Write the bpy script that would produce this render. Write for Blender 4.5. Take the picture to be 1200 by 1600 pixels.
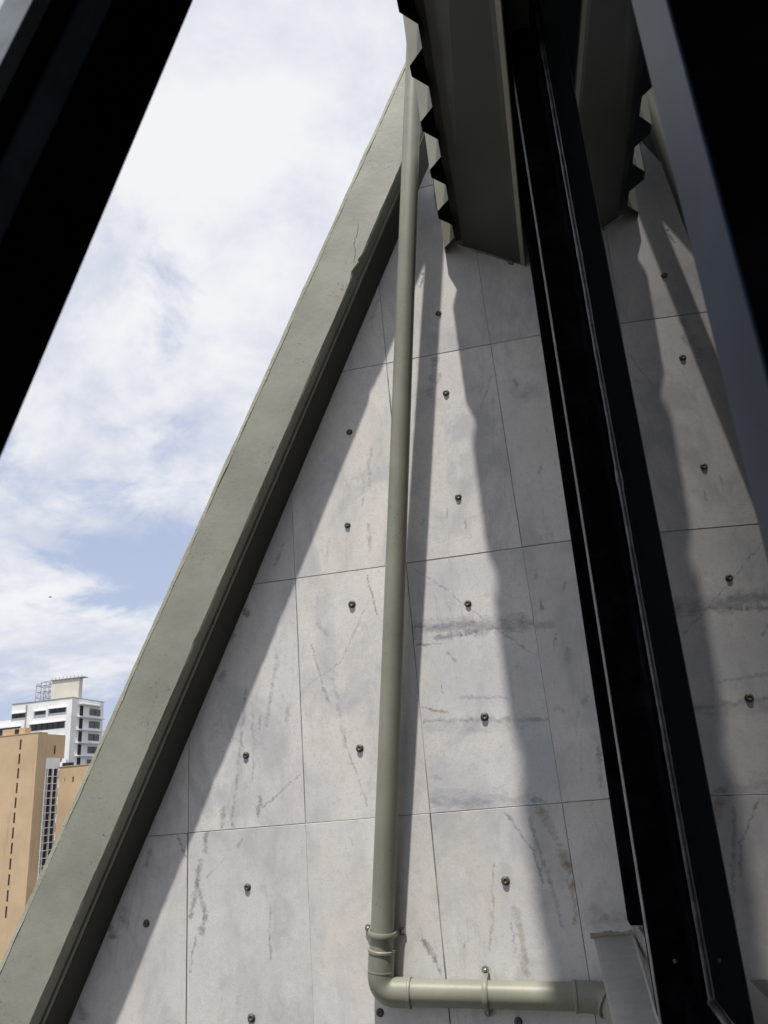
import bpy, math, random
from mathutils import Vector, Matrix, noise as mnoise

random.seed(7)
S = bpy.context.scene
for o in list(bpy.data.objects):
    bpy.data.objects.remove(o)
C = S.collection

# ------------------------------------------------------------------ camera
# x runs along the marble wall towards the facade, y into the wall, z up; the lens is the origin
cam_d = bpy.data.cameras.new('camera')
cam = bpy.data.objects.new('camera', cam_d); C.objects.link(cam)
right = Vector((0.97552, 0.20395, -0.08224)); up = Vector((0.14693, -0.32628, 0.93378)); fwd = Vector((-0.16362, 0.92301, 0.34826))
M = Matrix((right, up, -fwd)).transposed().to_4x4()
cam.matrix_world = M
cam_d.sensor_width = 36; cam_d.sensor_fit = 'AUTO'; cam_d.lens = 1150 / 1600 * 36
cam_d.clip_start = 0.02; cam_d.clip_end = 9000
cam_d.dof.use_dof = True; cam_d.dof.focus_distance = 3.1; cam_d.dof.aperture_fstop = 9.0
S.camera = cam
S.cycles.max_bounces = 6; S.cycles.diffuse_bounces = 3; S.cycles.glossy_bounces = 3; S.cycles.transparent_max_bounces = 6
S.cycles.caustics_reflective = False; S.cycles.caustics_refractive = False
S.render.resolution_x = 768; S.render.resolution_y = 1024

# ------------------------------------------------------------------ sky and sun
SUN_T = 2.88                                   # metres a shadow drops per metre it travels towards the wall
sun_dir = Vector((0.0, 1.0, -SUN_T)).normalized()
SUN_EL = math.atan(SUN_T)
w = bpy.data.worlds.new('World'); S.world = w; w.use_nodes = True
nt = w.node_tree; nt.nodes.clear()
def wn(t, **k):
    n = nt.nodes.new(t)
    for a, b in k.items(): setattr(n, a, b)
    return n
def wmath(op, a, b=None):
    n = wn('ShaderNodeMath', operation=op)
    for i, v in enumerate((a, b)):
        if v is None: continue
        if isinstance(v, (int, float)): n.inputs[i].default_value = v
        else: nt.links.new(v, n.inputs[i])
    return n.outputs[0]
sky = wn('ShaderNodeTexSky', sky_type='NISHITA'); sky.sun_disc = False
sky.sun_elevation = SUN_EL; sky.sun_rotation = math.pi; sky.dust_density = 2.0; sky.air_density = 1.0
tc = wn('ShaderNodeTexCoord'); sep = wn('ShaderNodeSeparateXYZ'); nt.links.new(tc.outputs['Generated'], sep.inputs[0])
den = wmath('ADD', wmath('MAXIMUM', sep.outputs[2], 0.0), 0.26)
comb = wn('ShaderNodeCombineXYZ')
nt.links.new(wmath('DIVIDE', sep.outputs[0], den), comb.inputs[0]); nt.links.new(wmath('DIVIDE', sep.outputs[1], den), comb.inputs[1])
comb.inputs[2].default_value = 4.35
def wnoise(scale, detail, rough, dist=0.0, off=(0, 0, 0)):
    mp = wn('ShaderNodeMapping'); mp.inputs['Location'].default_value = off
    nt.links.new(comb.outputs[0], mp.inputs[0])
    n = wn('ShaderNodeTexNoise'); n.inputs['Scale'].default_value = scale; n.inputs['Detail'].default_value = detail
    n.inputs['Roughness'].default_value = rough; n.inputs['Distortion'].default_value = dist
    nt.links.new(mp.outputs[0], n.inputs['Vector']); return n.outputs[0]
def wramp(v, a, b, c=0.0, d=1.0, smooth=True):
    n = wn('ShaderNodeMapRange'); n.interpolation_type = 'SMOOTHSTEP' if smooth else 'LINEAR'
    for i, x in zip(('From Min', 'From Max', 'To Min', 'To Max'), (a, b, c, d)): n.inputs[i].default_value = x
    nt.links.new(v, n.inputs['Value']); return n.outputs[0]
def wmix(f, a, b):
    n = wn('ShaderNodeMix', data_type='RGBA')
    nt.links.new(f, n.inputs[0])
    for i, v in ((6, a), (7, b)):
        if isinstance(v, tuple): n.inputs[i].default_value = (*v, 1)
        else: nt.links.new(v, n.inputs[i])
    return n.outputs[2]
big = wnoise(1.5, 3, 0.5, 0.0, (0.66, 3.22, 0)); fine = wnoise(4.6, 9, 0.62, 0.35, (3.1, 1.3, 2.0))
cover = wramp(wmath('ADD', wmath('MULTIPLY', big, 0.62), wmath('MULTIPLY', fine, 0.38)), 0.375, 0.485)
puff = wnoise(3.3, 9, 0.60, 0.25, (5.1, 2.2, 1.0))
shade = wramp(wmath('ADD', wmath('MULTIPLY', puff, 0.7), wmath('MULTIPLY', wnoise(1.1, 2, 0.5, 0.0, (8.0, 1.2, 5.0)), 0.3)), 0.40, 0.62)
cloud = wmix(shade, (6.2, 6.6, 7.9), (9.0, 9.05, 9.35))
bluesky = wmix(wramp(sep.outputs[2], 0.0, 0.6), (5.8, 6.6, 8.5), (5.1, 6.0, 8.4))
skymix = wmix(wramp(sep.outputs[2], 0.0, 1.0, 0.8, 0.65), sky.outputs[0], bluesky)
col = wmix(cover, skymix, cloud)
bg = wn('ShaderNodeBackground'); bg.inputs['Strength'].default_value = 0.1
nt.links.new(col, bg.inputs['Color'])
wo = wn('ShaderNodeOutputWorld'); nt.links.new(bg.outputs[0], wo.inputs[0])

sd = bpy.data.lights.new('sun', 'SUN'); sd.energy = 5.0; sd.angle = math.radians(1.2); sd.color = (1.0, 0.945, 0.87)
sun = bpy.data.objects.new('sun', sd); C.objects.link(sun)
sun.rotation_euler = sun_dir.to_track_quat('-Z', 'Y').to_euler(); sun.location = (0, -5, 14)
vs = S.view_settings; vs.view_transform = 'Standard'; vs.look = 'None'; vs.exposure = 0.0; vs.gamma = 1.0; vs.use_curve_mapping = False

# ------------------------------------------------------------------ material helpers
class NT:
    def __init__(s, name):
        s.m = bpy.data.materials.new(name); s.m.use_nodes = True; s.t = s.m.node_tree
        s.b = s.t.nodes['Principled BSDF']
        s.geo = None
    def n(s, t, **k):
        x = s.t.nodes.new(t)
        for a, b in k.items(): setattr(x, a, b)
        return x
    def put(s, v, sock):
        if v is None: return
        if hasattr(v, 'is_linked') and hasattr(v, 'node'): s.t.links.new(v, sock)
        elif isinstance(v, (tuple, list)):
            sock.default_value = (*v, 1) if (len(v) == 3 and sock.type == 'RGBA') else v
        else: sock.default_value = v
    def math(s, op, a, b=None, c=None, clamp=False):
        x = s.n('ShaderNodeMath', operation=op, use_clamp=clamp)
        for i, v in enumerate((a, b, c)): s.put(v, x.inputs[i])
        return x.outputs[0]
    def pos(s):
        if not s.geo: s.geo = s.n('ShaderNodeNewGeometry')
        return s.geo.outputs['Position']
    def objc(s): return s.n('ShaderNodeTexCoord').outputs['Object']
    def rnd(s): return s.n('ShaderNodeObjectInfo').outputs['Random']
    def map(s, v, loc=(0, 0, 0), rot=(0, 0, 0), sc=(1, 1, 1)):
        x = s.n('ShaderNodeMapping'); s.put(v, x.inputs[0]); s.put(loc, x.inputs[1]); s.put(rot, x.inputs[2]); s.put(sc, x.inputs[3])
        return x.outputs[0]
    def noise(s, v, scale, detail=4, rough=.55, dist=0.0, colour=False):
        x = s.n('ShaderNodeTexNoise'); s.put(v, x.inputs['Vector'])
        for k, q in (('Scale', scale), ('Detail', detail), ('Roughness', rough), ('Distortion', dist)): x.inputs[k].default_value = q
        return x.outputs[1 if colour else 0]
    def ramp(s, v, a, b, c=0.0, d=1.0, smooth=True):
        x = s.n('ShaderNodeMapRange'); x.interpolation_type = 'SMOOTHSTEP' if smooth else 'LINEAR'
        for k, q in zip(('From Min', 'From Max', 'To Min', 'To Max'), (a, b, c, d)): s.put(q, x.inputs[k])
        s.put(v, x.inputs['Value']); return x.outputs[0]
    def mix(s, f, a, b, blend='MIX'):
        x = s.n('ShaderNodeMix', data_type='RGBA', blend_type=blend); s.put(f, x.inputs[0]); s.put(a, x.inputs[6]); s.put(b, x.inputs[7])
        return x.outputs[2]
    def vec(s, op, a, b=None):
        x = s.n('ShaderNodeVectorMath', operation=op); s.put(a, x.inputs[0]); s.put(b, x.inputs[1])
        return x
    def bump(s, h, strength, dist=0.002):
        x = s.n('ShaderNodeBump'); x.inputs['Strength'].default_value = strength; x.inputs['Distance'].default_value = dist
        s.put(h, x.inputs['Height']); s.t.links.new(x.outputs[0], s.b.inputs['Normal'])
    def set(s, **k):
        for a, v in k.items():
            s.put(v, s.b.inputs[{'col': 'Base Color', 'rough': 'Roughness', 'metal': 'Metallic', 'spec': 'Specular IOR Level', 'ior': 'IOR', 'trans': 'Transmission Weight'}[a]])
        return s.m

def m_plain(name, col, rough=.6, metal=0.0, spec=.5, var=.12, scale=6.0):
    t = NT(name)
    n = t.noise(t.pos(), scale, 5, .6)
    lo = tuple(c * (1 - var) for c in col); hi = tuple(min(1, c * (1 + var)) for c in col)
    return t.set(col=t.mix(t.ramp(n, .3, .7), lo, hi), rough=rough, metal=metal, spec=spec)

# segment-shaped vein: factor falls off with distance from a line between two points of the slab face
sg = bpy.data.node_groups.new('vein_segment', 'ShaderNodeTree')
for nm, tp in (('P', 'NodeSocketVector'), ('A', 'NodeSocketVector'), ('B', 'NodeSocketVector'), ('W', 'NodeSocketFloat')):
    sg.interface.new_socket(nm, in_out='INPUT', socket_type=tp)
sg.interface.new_socket('Fac', in_out='OUTPUT', socket_type='NodeSocketFloat')
gi = sg.nodes.new('NodeGroupInput'); go = sg.nodes.new('NodeGroupOutput')
def gv(op, a, b):
    x = sg.nodes.new('ShaderNodeVectorMath'); x.operation = op; sg.links.new(a, x.inputs[0])
    if b is not None: sg.links.new(b, x.inputs[3] if op == 'SCALE' else x.inputs[1])
    return x
pa = gv('SUBTRACT', gi.outputs['P'], gi.outputs['A']).outputs[0]; ba = gv('SUBTRACT', gi.outputs['B'], gi.outputs['A']).outputs[0]
d1 = gv('DOT_PRODUCT', pa, ba).outputs['Value']; d2 = gv('DOT_PRODUCT', ba, ba).outputs['Value']
dv = sg.nodes.new('ShaderNodeMath'); dv.operation = 'DIVIDE'; dv.use_clamp = True; sg.links.new(d1, dv.inputs[0]); sg.links.new(d2, dv.inputs[1])
sc_ = gv('SCALE', ba, dv.outputs[0]).outputs[0]
ln = gv('LENGTH', gv('SUBTRACT', pa, sc_).outputs[0], None).outputs['Value']
mr = sg.nodes.new('ShaderNodeMapRange'); mr.interpolation_type = 'SMOOTHSTEP'
mr.inputs['From Min'].default_value = 0; mr.inputs['To Min'].default_value = 1; mr.inputs['To Max'].default_value = 0
sg.links.new(ln, mr.inputs['Value']); sg.links.new(gi.outputs['W'], mr.inputs['From Max']); sg.links.new(mr.outputs[0], go.inputs[0])

VCOL = {'g': (.20, .21, .25), 'b': (.26, .20, .12), 'r': (.30, .17, .10), 'd': (.10, .10, .11), 'k': (.09, .085, .07)}
def m_marble(name, segs, warm, tilt, seed, fleck=1.0, blue=0.0, tone=0.0):
    t = NT(name); P = t.pos()
    Q = t.map(P, loc=(seed * 3.7, 0, seed * 1.9))
    V = t.map(Q, rot=(0, tilt, 0), sc=(1, 1, .16))                       # stretched along the grain
    base = t.mix(t.ramp(t.noise(Q, 2.6, 5, .6), .3, .7), (.765 + warm * .04, .73 + warm * .018, .70 - warm * .035), (.84, .82, .795))
    base = t.mix(t.ramp(t.noise(V, 9, 5, .65), .35, .75, 0, .35), base, (.60, .575, .555))
    base = t.mix(tone, base, (.55, .56, .585))
    cl = t.noise(t.map(Q, rot=(0, tilt, 0), sc=(1, 1, .6)), 4.2, 6, .66, .7)
    base = t.mix(t.ramp(cl, .45, .66, 0, .75), base, (.50, .51, .54))
    base = t.mix(t.ramp(t.noise(Q, 5.5, 5, .65, .3), .52, .74, 0, .45), base, (.86, .845, .82))
    if blue:
        base = t.mix(t.ramp(t.noise(Q, 3.5, 4, .6), .35, .65, 0, blue), base, (.58, .61, .67))
    vn = t.noise(t.map(V, sc=(1, 1, 1.6)), 5.0, 7, .62, .8)
    vein = t.ramp(t.math('ABSOLUTE', t.math('SUBTRACT', vn, .5)), 0, .022, 1, 0)
    vmask = t.ramp(t.noise(Q, 3.1, 3, .5), .50, .68)
    c = t.mix(t.math('MULTIPLY', t.math('MULTIPLY', vein, vmask), .3), base, (.33, .33, .36))
    fl = t.ramp(t.noise(V, 70, 3, .6), .66, .76)
    fmask = t.ramp(t.noise(t.map(Q, sc=(1, 1, .5)), 6.5, 4, .6), .46, .62)
    c = t.mix(t.math('MULTIPLY', t.math('MULTIPLY', fl, fmask), .75 * fleck), c, (.25, .245, .25))
    pits = t.ramp(t.noise(Q, 105, 4, .75), .60, .70)
    c = t.mix(t.math('MULTIPLY', pits, .5), c, (.30, .285, .27))
    c = t.mix(t.ramp(t.noise(Q, 34, 5, .75), .48, .72, 0, .34), c, (.46, .44, .425))
    grain = t.noise(Q, 210, 3, .7)
    c = t.mix(t.ramp(grain, .42, .68, 0, .32), c, (.47, .45, .43))
    c = t.mix(t.ramp(t.noise(t.map(Q, rot=(0, tilt * 2, 0), sc=(1, 1, .5)), 7.5, 6, .68, .5), .50, .74, 0, .42), c, (.47, .47, .485))
    # drawn veins, broken up by noise
    wv = t.vec('SUBTRACT', t.noise(Q, 11, 3, .6, 0, True), (.5, .5, .5)).outputs[0]
    wv2 = t.vec('SUBTRACT', t.noise(Q, 60, 2, .6, 0, True), (.5, .5, .5)).outputs[0]
    wp = t.vec('ADD', P, t.vec('MULTIPLY', wv, (.035, .035, .035)).outputs[0]).outputs[0]
    wp = t.vec('MULTIPLY', t.vec('ADD', wp, t.vec('MULTIPLY', wv2, (.016, .016, .016)).outputs[0]).outputs[0], (1, 0, 1)).outputs[0]
    bq = t.noise(Q, 48, 5, .75)
    br = t.ramp(bq, .32, .68, 0, 1, False); bs = t.ramp(t.noise(t.map(Q, sc=(.42, 1, 1)), 30, 6, .76, .4), .32, .68, 0, 1, False)
    for (x0, z0, x1, z1, wd, kind, st) in segs:
        g = t.n('ShaderNodeGroup'); g.node_tree = sg
        t.put(wp, g.inputs['P']); g.inputs['A'].default_value = (x0, 0, z0); g.inputs['B'].default_value = (x1, 0, z1); g.inputs['W'].default_value = wd * 1.35
        f_ = t.ramp(t.math('ADD', g.outputs[0], bs if wd > .026 else br), 1.02, 1.75, 0, st * .95, False)
        c = t.mix(f_, c, VCOL[kind])
    t.bump(t.noise(Q, 150, 2, .7), .35, .0012)
    return t.set(col=c, rough=t.ramp(t.noise(Q, 12, 3), .3, .7, .5, .68), spec=.35)

def m_paint(name, col, dirt=(.07, .072, .055), rough=.55, amt=.5, bumps=.5):
    t = NT(name); P = t.pos()
    c = t.mix(t.ramp(t.noise(P, 3.2, 6, .62), .3, .7), tuple(x * .86 for x in col), tuple(x * 1.10 for x in col))
    c = t.mix(t.ramp(t.noise(t.map(P, sc=(1, 1, .3)), 9, 6, .7), .55, .8, 0, .35), c, (col[0] * 1.15, col[1] * 1.05, col[2] * .85))
    pit = t.math('MULTIPLY', t.ramp(t.noise(P, 95, 4, .7), .57, .70), t.ramp(t.noise(P, 4.5, 3, .6), .48, .66))
    c = t.mix(t.math('MULTIPLY', pit, amt * 1.5, None, True), c, dirt)
    c = t.mix(t.ramp(t.noise(P, 30, 5, .7), .58, .8, 0, amt * .5), c, dirt)
    h = t.math('ADD', t.math('MULTIPLY', t.noise(P, 26, 6, .65), 1.0), t.math('MULTIPLY', t.noise(P, 140, 3, .6), .35))
    t.bump(h, bumps, .006)
    return t.set(col=c, rough=rough, spec=.4)

OLIVE = (.295, .302, .255)
MAT = {}
MAT['beam'] = m_paint('painted_concrete', OLIVE, rough=.6, amt=.9, bumps=.22)
MAT['lime'] = m_paint('weathered_edge_paint', (.36, .36, .285), dirt=(.12, .12, .085), rough=.7, amt=.6, bumps=.6)
MAT['dark_trim'] = m_paint('near_black_concrete', (.060, .060, .050), dirt=(.02, .02, .017), rough=.7, amt=.7, bumps=.3)  # near-black colour for the strip under the beam
MAT['pipe'] = m_paint('painted_pipe', (.262, .264, .212), rough=.45, amt=.6, bumps=.05)
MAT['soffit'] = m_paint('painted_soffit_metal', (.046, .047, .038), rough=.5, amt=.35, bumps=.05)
MAT['clad'] = m_paint('painted_sheet_face', (.27, .27, .215), rough=.45, amt=.4, bumps=.03)
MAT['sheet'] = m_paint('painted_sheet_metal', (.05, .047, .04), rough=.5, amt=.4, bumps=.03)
t = NT('joint_mortar'); MAT['mortar'] = t.set(col=t.mix(t.ramp(t.noise(t.pos(), 2.3, 4, .7), .42, .60), (.16, .155, .145), (.50, .485, .46)), rough=.92, spec=.15)
MAT['grout'] = m_plain('white_grout', (.55, .54, .51), .9, 0, .2, .25, 90)
MAT['bolt'] = m_plain('dull_bolt_steel', (.105, .096, .086), .5, .35, .5, .35, 120)
MAT['screw'] = m_plain('bright_screw_steel', (.42, .41, .39), .3, .9, .5, .3, 200)
t = NT('black_anodised_frame'); P = t.pos()
c = t.mix(t.ramp(t.noise(P, 9, 6, .7), .45, .75), (.0028, .0028, .0040), (.0085, .0085, .0105))
c = t.mix(t.math('MULTIPLY', t.ramp(t.noise(P, 160, 2, .6), .74, .80), .8), c, (.09, .09, .09))
MAT['black'] = t.set(col=c, rough=.7, spec=0.0)
MAT['rubber'] = m_plain('black_rubber', (.006, .006, .007), .7, 0, .15, .3, 30)
MAT['lip'] = m_plain('worn_frame_lip', (.30, .31, .33), .5, .3, .4, .2, 20)
MAT['edge'] = m_plain('edge_highlight_grey', (.16, .16, .165), .5, .4, .4, .4, 25)  # pale grey painted in as the bright highlight along the frame edge
MAT['bead_sheen'] = m_plain('sky_sheen_bead', (.16, .21, .30), .5, 0, .5, .2, 20)  # blue sheen of the sky is put into the bead's colour
MAT['dark_metal'] = m_plain('sky_tinted_mullion', (.017, .028, .052), .36, 0, .09, .25, 8)  # sky reflection on the outer face is tinted into this base colour
t = NT('sealant'); MAT['sealant'] = t.set(col=t.mix(t.ramp(t.noise(t.pos(), 22, 5, .7), .4, .65), (.012, .012, .016), (.085, .083, .09)), rough=.34, spec=.55)
t = NT('zinc_flashing'); P = t.pos()
c = t.mix(t.ramp(t.noise(P, 9, 6, .65), .3, .7), (.25, .25, .24), (.335, .332, .318))
c = t.mix(t.ramp(t.noise(P, 70, 4, .7), .60, .74, 0, .5), c, (.07, .065, .055))
c = t.mix(t.ramp(t.noise(t.map(P, sc=(1, 5, 1)), 16, 5, .7), .62, .72, 0, .6), c, (.42, .415, .39))
t.bump(t.noise(P, 14, 5, .6), .25, .004); MAT['zinc'] = t.set(col=c, rough=.5, metal=.15, spec=.45)
t = NT('dark_window_glass'); MAT['glass'] = t.set(col=(.006, .007, .0075), rough=.012, ior=1.5, spec=.5)
t.bump(t.noise(t.pos(), 2.2, 2, .5), .06, .002)
t = NT('sash_glass'); t.t.nodes.remove(t.b)
tr = t.n('ShaderNodeBsdfTransparent'); tr.inputs[0].default_value = (.88, .91, .93, 1); gl = t.n('ShaderNodeBsdfGlossy'); gl.inputs['Roughness'].default_value = .02
fr = t.n('ShaderNodeValue'); fr.outputs[0].default_value = .10; mx = t.n('ShaderNodeMixShader')
t.t.links.new(fr.outputs[0], mx.inputs[0]); t.t.links.new(tr.outputs[0], mx.inputs[1]); t.t.links.new(gl.outputs[0], mx.inputs[2])
t.t.links.new(mx.outputs[0], t.t.nodes['Material Output'].inputs[0]); MAT['sash_glass'] = t.m
MAT['render_wall'] = m_plain('dark_facade_render', (.06, .06, .055), .85, 0, .2, .2, 4)
MAT['room'] = m_plain('dim_room_paint', (.10, .10, .095), .9, 0, .2, .15, 1.5)
MAT['ground'] = m_plain('city_ground', (.11, .108, .10), .9, 0, .2, .4, .03)
MAT['crack'] = m_plain('crack_shadow', (.035, .034, .028), .9, 0, .1, .3, 60)
def m_render(name, col, streak=.25):
    t = NT(name); P = t.pos()
    c = t.mix(t.ramp(t.noise(P, .25, 5, .6), .3, .7), tuple(x * .9 for x in col), tuple(min(.85, x * 1.07) for x in col))
    c = t.mix(t.ramp(t.noise(t.map(P, sc=(1, 1, .08)), 1.3, 5, .7), .52, .78, 0, streak), c, tuple(x * .55 for x in col))
    return t.set(col=c, rough=.85, spec=.2)
MAT['tan'] = m_render('tan_render', (.545, .41, .265), .5)
MAT['white'] = m_render('white_render', (.80, .81, .82), .12)
MAT['cream'] = m_render('cream_render', (.66, .63, .55), .15)
MAT['slot'] = m_plain('dark_slot', (.035, .03, .028), .8, 0, .2, .2, 2)
MAT['far_glass'] = m_plain('far_window_glass', (.018, .028, .036), .08, 0, .5, .5, .6)
MAT['steel'] = m_plain('galvanised_lattice', (.33, .33, .34), .5, .3, .4, .2, 2)
MAT['maroon'] = m_plain('maroon_cladding', (.09, .035, .03), .6, 0, .3, .2, 2)

# ------------------------------------------------------------------ mesh helpers
def wloc(p):
    v = Vector((0, 0, 0))
    while p: v += p.location; p = p.parent
    return v
def thing(name, loc, label=None, cat=None, group=None):
    o = bpy.data.objects.new(name, None); o.empty_display_size = .1; C.objects.link(o); o.location = loc
    return tag(o, label, cat, group)
def tag(o, label=None, cat=None, group=None, kind=None):
    for k, v in (('label', label), ('category', cat), ('group', group), ('kind', kind)):
        if v: o[k] = v
    return o
def mesh(name, vs, fs, mat, parent=None, loc=None, smooth=False):
    """vs in world space; the object's origin goes to loc (default: middle of its box)."""
    vs = [Vector(v) for v in vs]
    if loc is None:
        loc = Vector([(min(v[i] for v in vs) + max(v[i] for v in vs)) / 2 for i in range(3)])
    loc = Vector(loc)
    me = bpy.data.meshes.new(name); me.from_pydata([v - loc for v in vs], [], fs); me.update()
    o = bpy.data.objects.new(name, me); C.objects.link(o)
    if parent: o.parent = parent; o.location = loc - wloc(parent)
    else: o.location = loc
    if mat: me.materials.append(mat)
    if smooth:
        for p in me.polygons: p.use_smooth = True
    return o
BOXF = [(0, 1, 3, 2), (4, 6, 7, 5), (0, 4, 5, 1), (2, 3, 7, 6), (0, 2, 6, 4), (1, 5, 7, 3)]
def fac(v):                       # the facade leans back a little as it rises
    return Vector((v[0] + .029 * v[2], v[1], v[2]))
def box(name, lo, hi, mat, parent=None, f=None, bev=0.0):
    vs = [Vector((x, y, z)) for x in (lo[0], hi[0]) for y in (lo[1], hi[1]) for z in (lo[2], hi[2])]
    if f: vs = [f(v) for v in vs]
    o = mesh(name, vs, BOXF, mat, parent)
    if bev:
        b = o.modifiers.new('bevel', 'BEVEL'); b.width = bev; b.segments = 2; b.limit_method = 'ANGLE'
    return o
def frame_of(d):
    d = Vector(d).normalized(); a = Vector((0, 0, 1)) if abs(d.z) < .9 else Vector((1, 0, 0))
    u = d.cross(a).normalized(); return u, d.cross(u).normalized()
def tube_vf(path, radii, seg=28, cap=True):
    path = [Vector(p) for p in path]; n = len(path)
    if not hasattr(radii, '__len__'): radii = [radii] * n
    vs, fs = [], []; u = None
    for i, p in enumerate(path):
        if n > 1:
            a = path[min(i + 1, n - 1)]; b = path[max(i - 1, 0)]; d = (a - b)
            if d.length < 1e-9: d = path[min(i + 2, n - 1)] - path[max(i - 2, 0)]
        d.normalize()
        if u is None: u, v = frame_of(d)
        else:
            u = (u - d * u.dot(d)).normalized()
        v = d.cross(u)
        for k in range(seg):
            a = 2 * math.pi * k / seg; vs.append(p + (u * math.cos(a) + v * math.sin(a)) * radii[i])
    for i in range(n - 1):
        for k in range(seg):
            k2 = (k + 1) % seg; fs.append((i * seg + k, i * seg + k2, (i + 1) * seg + k2, (i + 1) * seg + k))
    if cap:
        fs.append(tuple(range(seg - 1, -1, -1))); fs.append(tuple((n - 1) * seg + k for k in range(seg)))
    return vs, fs
def tube(name, path, radii, mat, parent=None, seg=28, smooth=True):
    vs, fs = tube_vf(path, radii, seg); o = mesh(name, vs, fs, mat, parent, smooth=smooth)
    if smooth:
        for p in o.data.polygons:
            if len(p.vertices) > 4: p.use_smooth = False
        e = o.modifiers.new('edges', 'EDGE_SPLIT'); e.split_angle = math.radians(40)
    return o
def prism(name, prof, y0, y1, mat, parent=None, f=None):
    """prof: (x, z) outline extruded along y"""
    n = len(prof); vs = [Vector((x, y0, z)) for x, z in prof] + [Vector((x, y1, z)) for x, z in prof]
    if f: vs = [f(v) for v in vs]
    fs = [tuple(range(n)), tuple(range(2 * n - 1, n - 1, -1))] + [(i, i + n, (i + 1) % n + n, (i + 1) % n) for i in range(n)]
    return mesh(name, vs, fs, mat, parent)

# ------------------------------------------------------------------ ground
WALL_Y = 3.03
GZ = -42.0
g = mesh('ground', [(-4000, -4000, GZ), (4000, -4000, GZ), (4000, 4000, GZ), (-4000, 4000, GZ)], [(0, 1, 2, 3)], MAT['ground'])
tag(g, kind='structure')

# ------------------------------------------------------------------ marble wall with its slabs and bolts
BS = .4786                                        # the beam leans: x grows .4786 m per metre of height
def beam_x(z, c): return BS * z + c
wall = thing('marble_wall', (-.6, WALL_Y, -3.2), 'tall wall of pale veined marble slabs with bolts, under the sloping beam', 'wall')
zt, zb = 4.62, -3.2
prof = [(beam_x(zb, -1.70), zb), (12, zb), (12, zt), (beam_x(zt, -1.70), zt)]
prism('backing_wall', prof, WALL_Y + .0045, WALL_Y + .24, MAT['mortar'], wall)
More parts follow.
